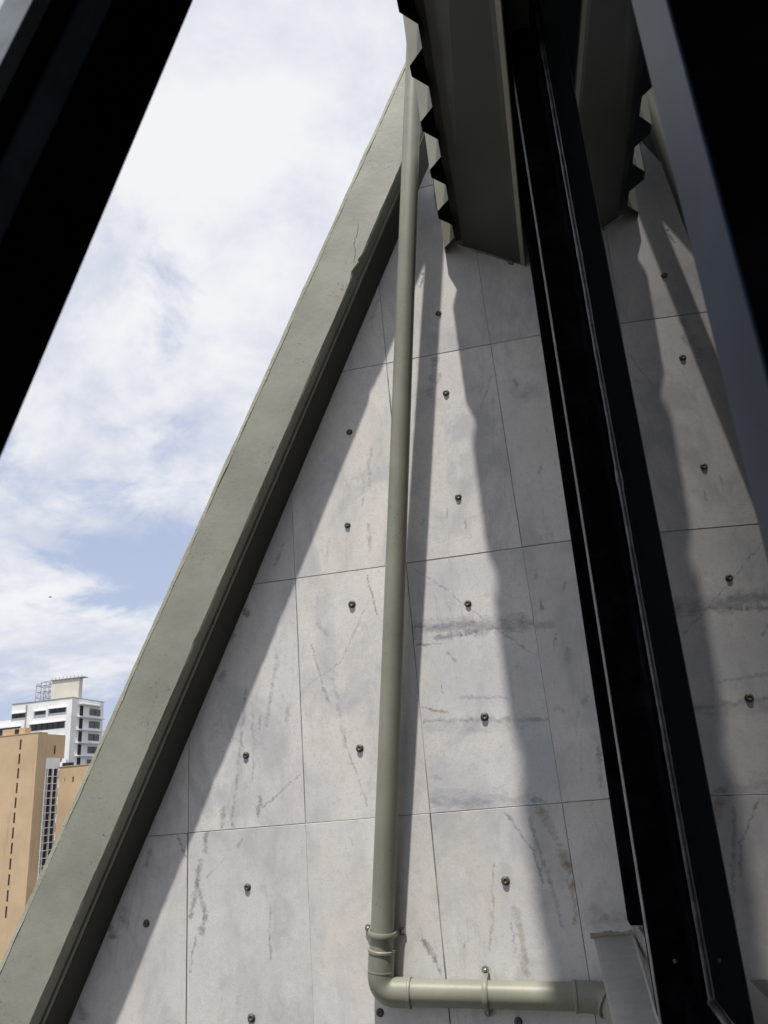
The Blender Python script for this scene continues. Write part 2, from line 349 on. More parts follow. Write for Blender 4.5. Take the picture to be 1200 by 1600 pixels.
# veins and stains the slabs show, per slab (middle x, z): x0, z0, x1, z1, width, kind, strength
SEGS = {
    (0.2, -0.6): [(0.09, -0.52, 0.205, -0.50, 0.04, 'b', 0.6), (0.095, -0.47, 0.12, -0.50, 0.03, 'b', 0.4)],
    (-1.2, 0.4): [(-1.06, 0.557, -1.117, 0.28, 0.016, 'g', 0.5), (-1.2, 0.428, -1.272, -0.097, 0.014, 'g', 0.6), (-1.147, -0.003, -1.16, -0.074, 0.018, 'g', 0.85), (-0.981, 0.074, -1.14, -0.042, 0.009, 'g', 0.6), (-1.304, -0.029, -1.319, -0.101, 0.016, 'g', 0.65), (-1.172, 0.372, -1.184, 0.066, 0.01, 'g', 0.4), (-1.017, 0.343, -1.024, 0.292, 0.02, 'g', 0.5), (-1.136, 0.316, -1.146, 0.265, 0.012, 'g', 0.6), (-1.202, 0.777, -1.185, 0.754, 0.024, 'k', 0.7), (-1.254, 0.697, -1.276, 0.657, 0.03, 'k', 0.6), (-1.301, 0.521, -1.313, 0.489, 0.028, 'k', 0.5)],
    (-0.7, 0.4): [(-0.632, 0.86, -0.609, 0.687, 0.01, 'g', 0.9), (-0.635, 0.755, -0.785, 0.498, 0.006, 'g', 0.5), (-0.785, 0.498, -0.92, 0.431, 0.007, 'g', 0.5), (-0.898, 0.585, -0.841, 0.346, 0.012, 'g', 0.6), (-0.784, 0.205, -0.709, -0.067, 0.008, 'g', 0.55), (-0.816, 0.441, -0.779, 0.163, 0.016, 'g', 0.35), (-0.867, 0.692, -0.833, 0.632, 0.02, 'g', 0.4)],
    (-1.2, -0.6): [(-1.374, -0.114, -1.388, -0.184, 0.018, 'g', 0.8), (-1.298, -0.218, -1.379, -0.277, 0.006, 'g', 0.7), (-1.407, -0.222, -1.449, -0.409, 0.02, 'g', 0.75), (-1.423, -0.305, -1.382, -0.413, 0.02, 'g', 0.75), (-1.384, -0.413, -1.4, -0.478, 0.024, 'g', 0.85), (-1.427, -0.488, -1.45, -0.606, 0.009, 'g', 0.6), (-1.118, -0.404, -1.123, -0.577, 0.01, 'g', 0.55), (-1.224, -0.148, -1.246, -0.181, 0.01, 'g', 0.6)],
    (-1.7, -0.6): [(-1.505, -0.121, -1.47, -0.202, 0.012, 'g', 0.7), (-1.791, -0.437, -1.773, -0.465, 0.034, 'k', 0.6), (-1.905, -0.707, -1.884, -0.74, 0.03, 'k', 0.5), (-1.625, -0.168, -1.643, -0.215, 0.02, 'k', 0.4), (-1.73, -0.372, -1.747, -0.417, 0.025, 'k', 0.5)],
    (-0.2, 0.4): [(-0.44, 0.60, -0.02, 0.585, 0.07, 'g', 0.5), (-0.42, -0.07, -0.1, -0.09, 0.07, 'g', 0.4), (-0.42, 0.2, -0.02, 0.19, 0.05, 'g', 0.3), (-0.453, 0.605, 0.032, 0.567, 0.036, 'g', 0.6), (-0.369, 0.557, -0.208, 0.564, 0.024, 'g', 0.95), (-0.452, 0.538, -0.353, 0.531, 0.01, 'g', 0.9), (-0.437, 0.885, 0.016, 0.444, 0.006, 'g', 0.55), (-0.448, 0.231, -0.251, 0.221, 0.014, 'g', 0.6), (-0.252, 0.217, 0.045, 0.193, 0.018, 'g', 0.5), (-0.456, 0.282, -0.35, 0.256, 0.011, 'b', 0.75), (-0.292, 0.308, -0.108, 0.289, 0.011, 'g', 0.4), (-0.323, 0.491, -0.295, 0.454, 0.013, 'g', 0.7), (-0.368, 0.374, -0.362, 0.332, 0.004, 'd', 0.9), (-0.42, 0.015, -0.403, 0.007, 0.02, 'g', 0.6), (-0.485, -0.05, -0.241, -0.092, 0.03, 'g', 0.35), (-0.06, -0.094, -0.026, -0.101, 0.02, 'g', 0.7)],
    (0.2, 0.4): [(0.032, 0.561, 0.103, 0.558, 0.03, 'g', 0.5), (0.114, 0.517, 0.1, 0.46, 0.009, 'g', 0.7), (0.156, 0.448, 0.152, 0.398, 0.026, 'g', 0.5), (0.079, 0.654, 0.083, 0.626, 0.016, 'g', 0.85), (0.209, 0.066, 0.186, -0.062, 0.016, 'g', 0.6), (0.076, 0.233, 0.098, 0.219, 0.026, 'g', 0.3), (0.082, 0.79, 0.071, 0.75, 0.02, 'g', 0.4), (0.186, 0.72, 0.175, 0.689, 0.012, 'g', 0.5), (0.19, 0.258, 0.174, 0.235, 0.02, 'g', 0.5)],
    (-0.2, -0.6): [(-0.169, -0.131, -0.091, -0.262, 0.009, 'g', 0.75), (-0.091, -0.262, -0.076, -0.376, 0.009, 'g', 0.75), (-0.041, -0.125, 0.026, -0.319, 0.034, 'b', 0.75), (0.026, -0.319, 0.029, -0.382, 0.026, 'b', 0.75), (0.029, -0.382, 0.024, -0.505, 0.02, 'b', 0.6), (-0.089, -0.159, -0.046, -0.378, 0.014, 'g', 0.6), (-0.046, -0.378, -0.024, -0.523, 0.016, 'g', 0.5), (-0.24, -0.302, -0.259, -0.408, 0.008, 'r', 0.6), (-0.254, -0.408, -0.296, -0.581, 0.01, 'r', 0.5), (-0.179, -0.454, -0.175, -0.655, 0.022, 'b', 0.5), (-0.206, -0.493, -0.209, -0.594, 0.01, 'g', 0.6)],
    (-0.7, -0.6): [(-0.519, -0.55, -0.489, -0.597, 0.022, 'g', 0.85), (-0.489, -0.597, -0.481, -0.653, 0.008, 'g', 0.7), (-0.535, -0.498, -0.524, -0.55, 0.007, 'g', 0.5)],
    (-0.7, 1.4): [(-0.568, 1.465, -0.594, 1.286, 0.014, 'g', 0.45), (-0.611, 1.094, -0.623, 0.976, 0.018, 'g', 0.55), (-0.616, 1.344, -0.634, 1.189, 0.01, 'g', 0.4), (-0.794, 1.061, -0.814, 0.974, 0.012, 'g', 0.35)],
    (-0.2, 1.4): [(-0.227, 1.874, -0.271, 1.686, 0.03, 'g', 0.55), (-0.218, 1.785, -0.229, 1.745, 0.02, 'g', 0.6), (-0.183, 1.058, -0.193, 1.015, 0.009, 'g', 0.6), (-0.252, 1.113, -0.261, 1.064, 0.008, 'b', 0.5), (-0.361, 1.079, -0.372, 1.057, 0.008, 'g', 0.6), (0.019, 1.736, -0.053, 1.566, 0.007, 'g', 0.5)],
    (0.2, 1.4): [(0.123, 1.681, 0.122, 1.655, 0.016, 'g', 0.65), (0.157, 1.618, 0.159, 1.591, 0.034, 'g', 0.35), (0.17, 1.241, 0.158, 1.197, 0.012, 'g', 0.4)],
    (-0.2, 2.4): [(-0.232, 2.362, -0.259, 2.292, 0.011, 'd', 0.95)],
    (-1.2, 1.4): [(-1.019, 1.064, -1.053, 0.978, 0.02, 'k', 0.5)],
    (-0.7, 2.4): [(-0.476, 2.259, -0.517, 2.155, 0.02, 'k', 0.4)],
}
COLS = [-3.4617 + .5 * k + .0 for k in range(8)]           # ... -1.4617 -.9617 -.4617 .0383
COLS = [.0383 - .4998 * k for k in range(7, -1, -1)] + [.42]
ROWS = [-3.12, -2.117, -1.115, -.1116, .894, 1.896, 2.90, 3.90, 4.62]
def clip(poly, c):
    out = []
    f = lambda p: p[0] - beam_x(p[1], c)
    for i, p in enumerate(poly):
        q = poly[(i + 1) % len(poly)]; a, b = f(p), f(q)
        if a >= 0: out.append(p)
        if a * b < 0:
            s = a / (a - b); out.append((p[0] + (q[0] - p[0]) * s, p[1] + (q[1] - p[1]) * s))
    return out
BOLTS = [(-.185, 2.117), (-.197, 1.681), (-.201, 1.16), (-.217, .684), (-.207, .225), (-.206, -.36), (-.223, -.80),
         (-.668, 1.565), (-.708, 1.106), (-.712, .745), (-.721, .152), (-.712, -.758), (-1.206, .168), (-1.208, -.324), (-1.201, -.76),
         (-1.634, -.429), (-1.70, -.86), (-.70, -1.36), (-.21, -1.36), (-1.2, -1.36), (-1.71, -1.36)]
bolt_me = None
def bolt_mesh():
    prof = [(.0175, .0), (.0175, .003), (.0150, .0045), (.0138, .005), (.0138, .012), (.0128, .0155), (.0100, .0178), (.0062, .0186), (.0055, .0155), (.0001, .0155)]
    vs, fs = [], []; n = 16
    for r, h in prof:
        for k in range(n):
            a = 2 * math.pi * k / n; vs.append((.9 * r * math.cos(a), -h * .55, .9 * r * math.sin(a)))
    for i in range(len(prof) - 1):
        for k in range(n):
            fs.append((i * n + k, i * n + (k + 1) % n, (i + 1) * n + (k + 1) % n, (i + 1) * n + k))
    me = bpy.data.meshes.new('bolt'); me.from_pydata(vs, [], fs); me.materials.append(MAT['bolt'])
    for p in me.polygons: p.use_smooth = True
    return me
bolt_me = bolt_mesh()
slab_i = 0
for r in range(len(ROWS) - 1):
    for k in range(len(COLS) - 1):
        x0, x1, z0, z1 = COLS[k], COLS[k + 1], ROWS[r], ROWS[r + 1]
        cx, cz = (x0 + x1) / 2, (z0 + z1) / 2
        rx, rz = random.uniform(-.0015, .0015), random.uniform(-.0015, .0015)
        gp = random.uniform(.0009, .0017)
        poly = clip([(x0 + gp + rx, z0 + gp), (x1 - gp + rx, z0 + gp), (x1 - gp + rx, z1 - gp), (x0 + gp + rx, z1 - gp)], -1.64)
        if len(poly) < 3: continue
        area = abs(sum(poly[i][0] * poly[(i + 1) % len(poly)][1] - poly[(i + 1) % len(poly)][0] * poly[i][1] for i in range(len(poly)))) / 2
        if area < .003: continue
        slab_i += 1
        mx_, mz_ = sum(p[0] for p in poly) / len(poly), sum(p[1] for p in poly) / len(poly)
        dy = random.uniform(-.0012, .0012); ty, tx = random.uniform(-.0016, .0016), random.uniform(-.0016, .0016)
        fy = lambda p, d: WALL_Y + d + dy + ty * (p[1] - cz) + tx * (p[0] - cx)
        n = len(poly); vs = []
        ins = []
        for p in poly:
            dx_, dz_ = p[0] - mx_, p[1] - mz_; L = math.hypot(dx_, dz_); s = 1 - .0012 / max(L, .02)
            ins.append((mx_ + dx_ * s, mz_ + dz_ * s))
        vs += [(p[0], fy(p, 0.0), p[1]) for p in ins]
        vs += [(p[0], fy(p, .0012), p[1]) for p in poly]
        vs += [(p[0], WALL_Y + .022, p[1]) for p in poly]
        fs = [tuple(range(n))] + [(i, i + n, (i + 1) % n + n, (i + 1) % n) for i in range(n)] + [(i + n, i + 2 * n, (i + 1) % n + 2 * n, (i + 1) % n + n) for i in range(n)]
        band = (abs(cz - .391) < .1 and abs(cx + .21) < .1)
        rr = random.Random(slab_i * 13 + 5)
        m = m_marble('marble_%d' % slab_i, SEGS.get((round(cx, 1), round(cz, 1)), []), rr.uniform(-.6, 1) if not band else -.6,
                     (rr.uniform(-.16, .16) if not band else 1.5), slab_i * 1.37, 1.0 if not band else .6, .55 if band else rr.choice([0, .15, .3]), rr.choice([0, 0, .12, .28]))
        sl = mesh('marble_slab', vs, fs, m, wall)
        for bx_, bz_ in BOLTS:
            if x0 < bx_ < x1 and z0 < bz_ < z1:
                b = bpy.data.objects.new('bolt', bolt_me); C.objects.link(b); b.parent = sl
                b.location = Vector((bx_, fy((bx_, bz_), 0.0), bz_)) - wloc(sl)
                b.scale = (random.uniform(.88, 1.06),) * 3
                b.rotation_euler = (random.uniform(-.08, .08), random.uniform(0, 1), random.uniform(-.08, .08))

# ------------------------------------------------------------------ sloping beam along the wall's free edge
beam = thing('sloping_concrete_beam', (beam_x(-3.2, -1.75), WALL_Y, -3.2), 'thick olive grey concrete beam sloping up along the edge of the marble wall', 'beam')
BP = .194
nrm = math.hypot(1, BS)
bt = Vector((BS, 0, 1)) / nrm; bu = Vector((1, 0, -BS)) / nrm
def beam_pt(zc, u, y):             # zc: height on the front lower edge
    return Vector((beam_x(zc, -1.641), y, zc)) + bu * u
YF = WALL_Y - BP
profile = [(-.2215, WALL_Y + .24), (-.2215, YF + .02), (-.2005, YF), (-.12, YF), (-.05, YF), (-.006, YF), (0, YF + .005), (.008, YF + .066), (.008, WALL_Y + .24)]
def sweep(name, prof, z0, z1, nseg, mat, jit, chips=()):
    vs, fs = [], []; n = len(prof)
    for i in range(nseg + 1):
        z = z0 + (z1 - z0) * i / nseg
        for j, (u, y) in enumerate(prof):
            e = jit[j] if j < len(jit) else 0
            du = e * (mnoise.noise((z * 5, j * 7.3, 1)) * 1.0 + mnoise.noise((z * 21, j * 3.1, 4)) * .6 + mnoise.noise((z * 60, j * 3.1, 9)) * .35)
            dy = e * .8 * mnoise.noise((z * 9, j * 5.7, 11))
            for (cz, wz, amt, jj) in chips:
                if j in jj: du -= amt * math.exp(-((z - cz) / wz) ** 2)
            p = beam_pt(z, u + du, y + dy)
            if p.x > -.108: p = p - bt * ((p.x + .108) / bt.x)      # the beam's top end is cut upright
            vs.append(p)
    for i in range(nseg):
        for j in range(n):
            j2 = (j + 1) % n; fs.append((i * n + j, (i + 1) * n + j, (i + 1) * n + j2, i * n + j2))
    fs.append(tuple(range(n))); fs.append(tuple(nseg * n + j for j in range(n - 1, -1, -1)))
    return mesh(name, vs, fs, mat, beam, smooth=False)
body = sweep('beam_body', profile, -3.1, 3.9, 420, MAT['beam'], [0, .0032, .0026, .0006, .0006, .0020, .0020, .0006, 0],
             chips=[(2.30, .035, .014, (5, 6)), (2.37, .012, .010, (5, 6)), (.62, .02, .004, (5, 6)), (3.45, .02, -.006, (1, 2)), (2.2, .05, -.004, (1, 2)), (1.1, .03, .004, (1, 2))])
sweep('edge_lip', [(-.2235, YF + .03), (-.2225, YF + .006), (-.2185, YF + .0005), (-.2030, YF - .0016), (-.1990, YF + .0020), (-.2105, YF + .01)], -3.1, 3.9, 420, MAT['lime'], [.0034, .0034, .0030, .0044, .0044, 0])
sweep('soffit_bead', [(.0075, YF + .068), (.0078, YF + .0585), (.0165, YF + .0545), (.0185, YF + .059), (.0185, YF + .068)], -3.1, 3.9, 200, MAT['beam'], [0, .0004, .0006, .0006, 0])
trim = sweep('soffit_trim', [(.0075, WALL_Y + .23), (.0075, YF + .0685), (.0205, YF + .0665), (.0225, YF + .069), (.048, WALL_Y - .001), (.048, WALL_Y + .23)], -3.1, 3.9, 200, MAT['dark_trim'], [0, .0005, .001, .001, .0014, 0])
def crack(pts, wdt):
    vs, fs = [], []; rr = random.Random(3)
    for i, (z, u) in enumerate(pts):
        p = beam_pt(z, u, YF - .0016); ww = wdt * rr.uniform(.5, 1.3)
        vs += [p + bu * ww, p - bu * ww]
    for i in range(len(pts) - 1): fs.append((2 * i, 2 * i + 1, 2 * i + 3, 2 * i + 2))
    return mesh('crack', vs, fs, MAT['crack'], beam)
rr = random.Random(11); pts = []
for i in range(26):
    q = i / 25; pts.append((2.345 + .20 * q, -.030 - .062 * q + .006 * math.sin(q * 9) + rr.uniform(-.004, .004)))
crack(pts, .0008)

# ------------------------------------------------------------------ downpipe
pipe = thing('downpipe', (-.70, WALL_Y - .06, -.70), 'olive grey rain downpipe rising up the marble wall, with elbow', 'downpipe')
A0 = Vector((-.661, 2.963, -.44)); A1 = Vector((-.265, 2.816, 2.463)); vd = (A1 - A0).normalized()
def vp(z): return A0 + vd * ((z - A0.z) / vd.z)
EL = Vector((vp(-.682).x, vp(-.682).y, -.682))
hd_ = Vector((1, .0, -.055)).normalized()
R = .0425
tube('vertical_pipe', [EL + vd * .10, vp(0), vp(1), vp(2), vp(3), vp(4.4)], R, MAT['pipe'], pipe, 40)
elp = []
r_e = .062
for i in range(13):                       # quadratic bend from the upright run into the level run
    q = i / 12; a = EL + vd * r_e; c_ = EL + hd_ * r_e
    elp.append(a * (1 - q) ** 2 + EL * 2 * q * (1 - q) + c_ * q ** 2)
el = tube('elbow', [EL + vd * .135, EL + vd * .07] + elp + [EL + hd_ * .07, EL + hd_ * .112], .0468, MAT['pipe'], pipe, 40)
def ring(p, d, rad, half, parent, name='collar', mat=None):
    d = Vector(d).normalized(); p = Vector(p)
    return tube(name, [p - d * half, p - d * half * .6, p + d * half * .6, p + d * half], [rad - .0025, rad, rad, rad - .0025], mat or MAT['pipe'], parent, 40)
ring(EL + vd * .131, vd, 0.0498, .006, el); ring(EL + hd_ * .108, hd_, 0.0498, .006, el); ring(EL + vd * .068, vd, .0478, .003, el)
HE = EL + hd_ * .762
tube('level_pipe', [EL + hd_ * .09, EL + hd_ * .4, HE], R, MAT['pipe'], pipe, 40)
cp = tube('coupling', [EL + hd_ * .675, EL + hd_ * .75], .047, MAT['pipe'], pipe, 40)
ring(EL + hd_ * .679, hd_, 0.0498, .006, cp)
dn = Vector((.10, -.80, -.60)).normalized(); e2 = []
K = EL + hd_ * .80
for i in range(13):
    q = i / 12; e2.append((K - hd_ * .06) * (1 - q) ** 2 + K * 2 * q * (1 - q) + (K + dn * .06) * q ** 2)
el2 = tube('elbow', [K - hd_ * .09] + e2 + [K + dn * .13], .0468, MAT['pipe'], pipe, 40)
ring(K - hd_ * .022 + dn * .02, (hd_ + dn), .0505, .004, el2)
tube('outlet_pipe', [K + dn * .1, K + dn * .5, K + dn * .5 + Vector((0, 0, -1.5))], R, MAT['pipe'], pipe, 30)
def clamp(p, d, side, name='pipe_clamp'):
    """strap over the pipe at p (pipe direction d), feet on the wall at +-side"""
    d = Vector(d).normalized(); side = (Vector(side) - d * Vector(side).dot(d)).normalized(); out = Vector((0, -1, 0)); out = (out - d * out.dot(d)).normalized()
    o = WALL_Y - .003 - p.y; rad = R + .0035; prof = [(-.074, -o + .004), (-.052, -o + .004), (-rad, -o * .35)]
    for i in range(15):
        a = math.pi - math.pi * i / 14; prof.append((rad * math.cos(a), rad * math.sin(a)))
    prof += [(rad, -o * .35), (.052, -o + .004), (.074, -o + .004)]
    hw = .0095; vs, fs = [], []
    for i, (s, h) in enumerate(prof):
        a = Vector(prof[max(i - 1, 0)]); b_ = Vector(prof[min(i + 1, len(prof) - 1)]); tg = (b_ - a).normalized(); nn = Vector((-tg.y, tg.x))
        for k in (0, .0045):
            s2, h2 = s + nn.x * k, h + nn.y * k
            for e in (-hw, -hw * .4, hw * .4, hw):
                lift = .0018 if (abs(e) < hw and k > 0) else 0
                vs.append(p + side * (s2 + nn.x * lift) + out * (h2 + nn.y * lift) + d * e)
    for i in range(len(prof) - 1):
        a, b_ = i * 8, (i + 1) * 8
        for q in range(3): fs.append((a + 4 + q, b_ + 4 + q, b_ + 5 + q, a + 5 + q)); fs.append((a + q, a + q + 1, b_ + q + 1, b_ + q))
        fs.append((a, b_, b_ + 4, a + 4)); fs.append((a + 3, a + 7, b_ + 7, b_ + 3))
    fs += [(0, 4, 5, 6, 7, 3, 2, 1), tuple(len(vs) - 8 + q for q in (0, 1, 2, 3, 7, 6, 5, 4))]
    cl = mesh(name, vs, fs, MAT['pipe'], pipe, smooth=True)
    e = cl.modifiers.new('edges', 'EDGE_SPLIT'); e.split_angle = math.radians(40)
    for s in (-1, 1):
        b0 = p + side * s * .064 + out * (-o + .008)
        tube('foot', [b0 - out * .004, b0 + out * .0015], .0135, MAT['pipe'], cl, 20)
        tube('screw', [b0, b0 + out * .005, b0 + out * .008, b0 + out * .0095], [.0068, .0068, .005, .002], MAT['screw'], cl, 14)
clamp(vp(-.498), vd, (1, 0, 0)); clamp(EL + hd_ * .375, hd_, (0, 0, 1))

# ------------------------------------------------------------------ corrugated cladding above the windows
clad = thing('corrugated_cladding', (-.08, -3.5, 2.46), 'dark trapezoidal corrugated metal cladding hanging over the windows, toothed lower edge', 'cladding')
pf = []
y = 1.977 - .252 * 60
while y < 3.03:
    pf += [(-.110, y), (-.110, y + .045), (-.054, y + .104), (-.054, y + .195)]; y += .252
pf = [p for p in pf if p[1] < 3.02]
pf.append((-.110, 3.026))
def sheet(name, pf, z0, z1, th, mat, parent):
    n = len(pf); off = []
    for i, p in enumerate(pf):
        a = Vector(pf[max(i - 1, 0)]); b_ = Vector(pf[min(i + 1, n - 1)]); tg = (b_ - a).normalized(); off.append((p[0] + tg.y * th, p[1] - tg.x * th))
    vs = [(x, y, z0) for x, y in pf] + [(x, y, z1) for x, y in pf] + [(x, y, z0) for x, y in off] + [(x, y, z1) for x, y in off]
    fs = []
    for i in range(n - 1):
        fs += [(i, i + 1, n + i + 1, n + i), (2 * n + i, 3 * n + i, 3 * n + i + 1, 2 * n + i + 1), (i, 2 * n + i, 2 * n + i + 1, i + 1), (n + i, n + i + 1, 3 * n + i + 1, 3 * n + i)]
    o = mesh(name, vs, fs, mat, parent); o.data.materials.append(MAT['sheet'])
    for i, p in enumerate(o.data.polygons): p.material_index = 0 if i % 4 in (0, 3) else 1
    return o
half = [p for p in pf if p[1] <= 2.56]; 
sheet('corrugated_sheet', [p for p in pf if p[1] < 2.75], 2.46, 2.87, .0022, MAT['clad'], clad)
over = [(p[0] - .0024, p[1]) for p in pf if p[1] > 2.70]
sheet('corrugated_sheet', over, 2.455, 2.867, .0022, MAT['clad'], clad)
cv, cf = [], []
for i in range(0, len(pf) - 1, 4):          # added unseen pieces that close each rib top against leaking sun
    q = [pf[i], (pf + [(-.110, 3.027)] * 3)[i + 1], (pf[i + 2] if i + 2 < len(pf) else (-.053, 3.027)), pf[i - 1]] if i else [pf[0], pf[1], pf[2], (-.053, pf[0][1] - .057)]
    k = len(cv); q = [(x + .003, y) for x, y in q]
    cv += [(x, y, 2.848) for x, y in q] + [(x, y, 2.858) for x, y in q]
    cf += [(k, k + 3, k + 2, k + 1), (k + 4, k + 5, k + 6, k + 7)] + [(k + a, k + (a + 1) % 4, k + 4 + (a + 1) % 4, k + 4 + a) for a in range(4)]
tag(mesh('rib_sun_blocker', cv, cf, MAT['sheet'], clad), kind='stuff')
par = box('parapet_wall', (-.0546, -13, 2.52), (12, 3.029, 2.858), MAT['render_wall'])
tag(par, 'dark parapet wall behind the corrugated cladding above the windows', 'parapet')
sof = thing('soffit_panel', (.12, -3.5, 2.3), 'flat olive metal soffit panel between the corrugated cladding and the windows', 'soffit')
def soffit_x(y): return .209 + .030 * (min(max(y, 0), 3.03) - 1.7)
def strip(name, prof, mat):                # outline per station: (offset from the inner edge or absolute x, z)
    ys = [-13, 0, 3.018]; n = len(prof); vs, fs = [], []
    for y in ys:
        for x, z, rel in prof: vs.append((x + (soffit_x(y) if rel else 0), y, z))
    for i in range(len(ys) - 1):
        for j in range(n): fs.append((i * n + j, i * n + (j + 1) % n, (i + 1) * n + (j + 1) % n, (i + 1) * n + j))
    fs += [tuple(range(n - 1, -1, -1)), tuple((len(ys) - 1) * n + j for j in range(n))]
    return mesh(name, vs, fs, mat, sof)
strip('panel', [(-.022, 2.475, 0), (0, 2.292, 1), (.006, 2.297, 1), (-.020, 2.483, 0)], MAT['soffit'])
strip('edge_flange', [(-.010, 2.2975, 1), (-.0105, 2.2935, 1), (.006, 2.2835, 1), (.0105, 2.2865, 1), (.0105, 2.31, 1), (.008, 2.31, 1), (.0065, 2.2905, 1)], MAT['pipe'])
rr = random.Random(5); vs, fs = [], []
nn_ = 60
for i in range(nn_ + 1):                   # rough mortar fillet where panel and marble meet
    q = i / nn_; x = -.05 + .31 * q; z = 2.480 - (x + .03) * .627
    h = .010 + .012 * max(0, mnoise.noise((q * 9, 2, 3))) + (.02 if .74 < q < .82 else 0); dpt = .010 + .008 * mnoise.noise((q * 14, 7, 1))
    vs += [(x, WALL_Y + .001, z + .004), (x, WALL_Y - dpt, z - .003), (x, WALL_Y + .001, z - h)]
for i in range(nn_):
    a = 3 * i; fs += [(a, a + 3, a + 4, a + 1), (a + 1, a + 4, a + 5, a + 2)]
mesh('mortar_fillet', vs, fs, MAT['mortar'], sof)

# ------------------------------------------------------------------ facade windows
ZT, ZB = 2.95, -.56
jp = box('black_jamb_panel', (.198, 2.70, -.470), (.40, 2.79, ZT), MAT['black'], None, fac, .003)
tag(jp, 'flat black panel between the marble wall and the window frame', 'panel')
win = thing('fixed_window', (.3, 1.3, ZB), 'dark fixed window reflecting the marble wall, in a black frame', 'window')
fm = box('frame_stile', (.183, 1.99, ZB), (.42, 2.10, ZT), MAT['black'], win, fac, .003)
box('highlight_strip', (.1812, 1.992, ZB), (.1829, 2.048, ZT), MAT['edge'], fm, fac)
tube('screw', [fac((.231, 1.9895, -.42)), fac((.231, 1.986, -.42)), fac((.231, 1.985, -.42))], [.0045, .0045, .002], MAT['bolt'], fm, 12)
box('glazing_stile', (.262, 1.885, -.47), (.34, 1.9885, 2.86), MAT['black'], win, fac, .002)
box('bottom_rail', (.235, .589, ZB), (.42, 1.9875, -.485), MAT['black'], win, fac, .003)
box('top_rail', (.235, .589, 2.86), (.42, 1.9875, ZT), MAT['black'], win, fac, .003)
box('glass_pane', (.278, .589, -.49), (.284, 1.9, 2.87), MAT['glass'], win, fac)
pth, rad = [], []
rr = random.Random(8)
for i in range(160):
    z = -.47 + 3.3 * i / 159
    pth.append(fac((.2765 + .0012 * mnoise.noise((z * 6, 0, 3)), 1.878 + .004 * mnoise.noise((z * 4, 5, 1)), z)))
    rad.append(.0054 + .0016 * mnoise.noise((z * 18, 4, 4)) + (.0025 * math.exp(-((z - .70) / .018) ** 2)) + (.002 * math.exp(-((z - 1.42) / .02) ** 2)))
tube('sealant_bead', pth, rad, MAT['sealant'], win, 10)
pth = [fac((.277, 1.878 - 1.27 * i / 40, -.474 + .003 * mnoise.noise((i * .9, 2, 2)))) for i in range(41)]
tube('sealant_bead', pth, .009, MAT['sealant'], win, 10)
mul = thing('window_mullion', (.3, .55, ZB))
box('post', (.187, .500, ZB), (.62, .587, ZT), MAT['black'], mul, fac)
box('outer_cap', (.183, .4985, ZB), (.1866, .5885, ZT), MAT['dark_metal'], mul, fac, .0015)
tag(mul, 'near window mullion with a blue grey outer face at the right edge', 'mullion')
block = thing('office_building', (6, -5, GZ), 'dark building the view is taken from, with the room behind the open window', 'building')
box('lower_storeys', (.30, -13, GZ), (12, 3.02, -.565), MAT['render_wall'], block)
box('room_wall', (6.0, -12.9, -.56), (6.2, 3.0, 2.515), MAT['room'], block)
box('end_wall', (.5, 2.8, -.56), (5.99, 3.0, 2.515), MAT['room'], block)
box('end_wall', (.32, -12.95, -.56), (12, -12.75, 2.515), MAT['room'], block)
for k in range(7):                          # the window band goes on past the open sash
    y1 = -.83 - k * 1.7; y0 = y1 - 1.62
    g_ = box('window', (.279, y0, -.49), (.286, y1, 2.50), MAT['glass'], block, fac)
    box('post', (.183, y1 + .002, ZB), (.42, y1 + .08, 2.50), MAT['black'], block, fac)
box('sill', (.235, -12.7, ZB), (.46, .498, -.49), MAT['black'], block, fac)

# open top-hung sash: hinged under the soffit, leaning out over the lens
SS = .344
sl_ = math.hypot(1, SS); sdir = Vector((SS, 0, 1)) / sl_; snor = Vector((1, 0, -SS)) / sl_          # snor points inwards and down
S0 = Vector((-.22, 0, .713)); 
def sp(z, y, n): return S0 + sdir * ((z - .713) * sl_) + snor * n + Vector((0, y, 0))
sash = thing('open_window_sash', sp(-.05, .4, 0), 'black frame of the open top-hung window sash, top left', 'window sash')
def sweep_s(name, prof, z0, z1, mat):
    n = len(prof); vs = [sp(z0, y, q) for y, q in prof] + [sp(z1, y, q) for y, q in prof]
    fs = [tuple(range(n)), tuple(range(2 * n - 1, n - 1, -1))] + [(i, i + n, (i + 1) % n + n, (i + 1) % n) for i in range(n)]
    return mesh(name, vs, fs, mat, sash)
ZS0, ZS1 = -.02, 2.10
sweep_s('stile', [(.374, 0), (.450, 0), (.450, -.045), (.374, -.045)], ZS0, ZS1, MAT['black'])
sweep_s('glazing_bead', [(.352, -.004), (.3735, -.001), (.3735, -.04), (.352, -.04)], ZS0 + .06, ZS1 - .06, MAT['bead_sheen'])
sweep_s('gasket', [(.329, -.008), (.3515, -.008), (.3515, -.035), (.329, -.035)], ZS0 + .06, ZS1 - .06, MAT['rubber'])
sweep_s('gasket_lip', [(.3185, -.005), (.3285, -.002), (.3285, -.03), (.3185, -.03)], ZS0 + .06, ZS1 - .06, MAT['lip'])
sweep_s('stile', [(-.74, 0), (-.664, 0), (-.664, -.045), (-.74, -.045)], ZS0, ZS1, MAT['black'])
sweep_s('glass_pane', [(-.67, -.0065), (.32, -.0065), (.32, -.0115), (-.67, -.0115)], ZS0 + .05, ZS1 - .05, MAT['sash_glass'])
sweep_s('bottom_rail', [(-.6635, 0), (.3735, 0), (.3735, -.045), (-.6635, -.045)], ZS0, ZS0 + .058, MAT['black'])
sweep_s('top_rail', [(-.6635, 0), (.3735, 0), (.3735, -.045), (-.6635, -.045)], ZS1 - .058, ZS1, MAT['black'])

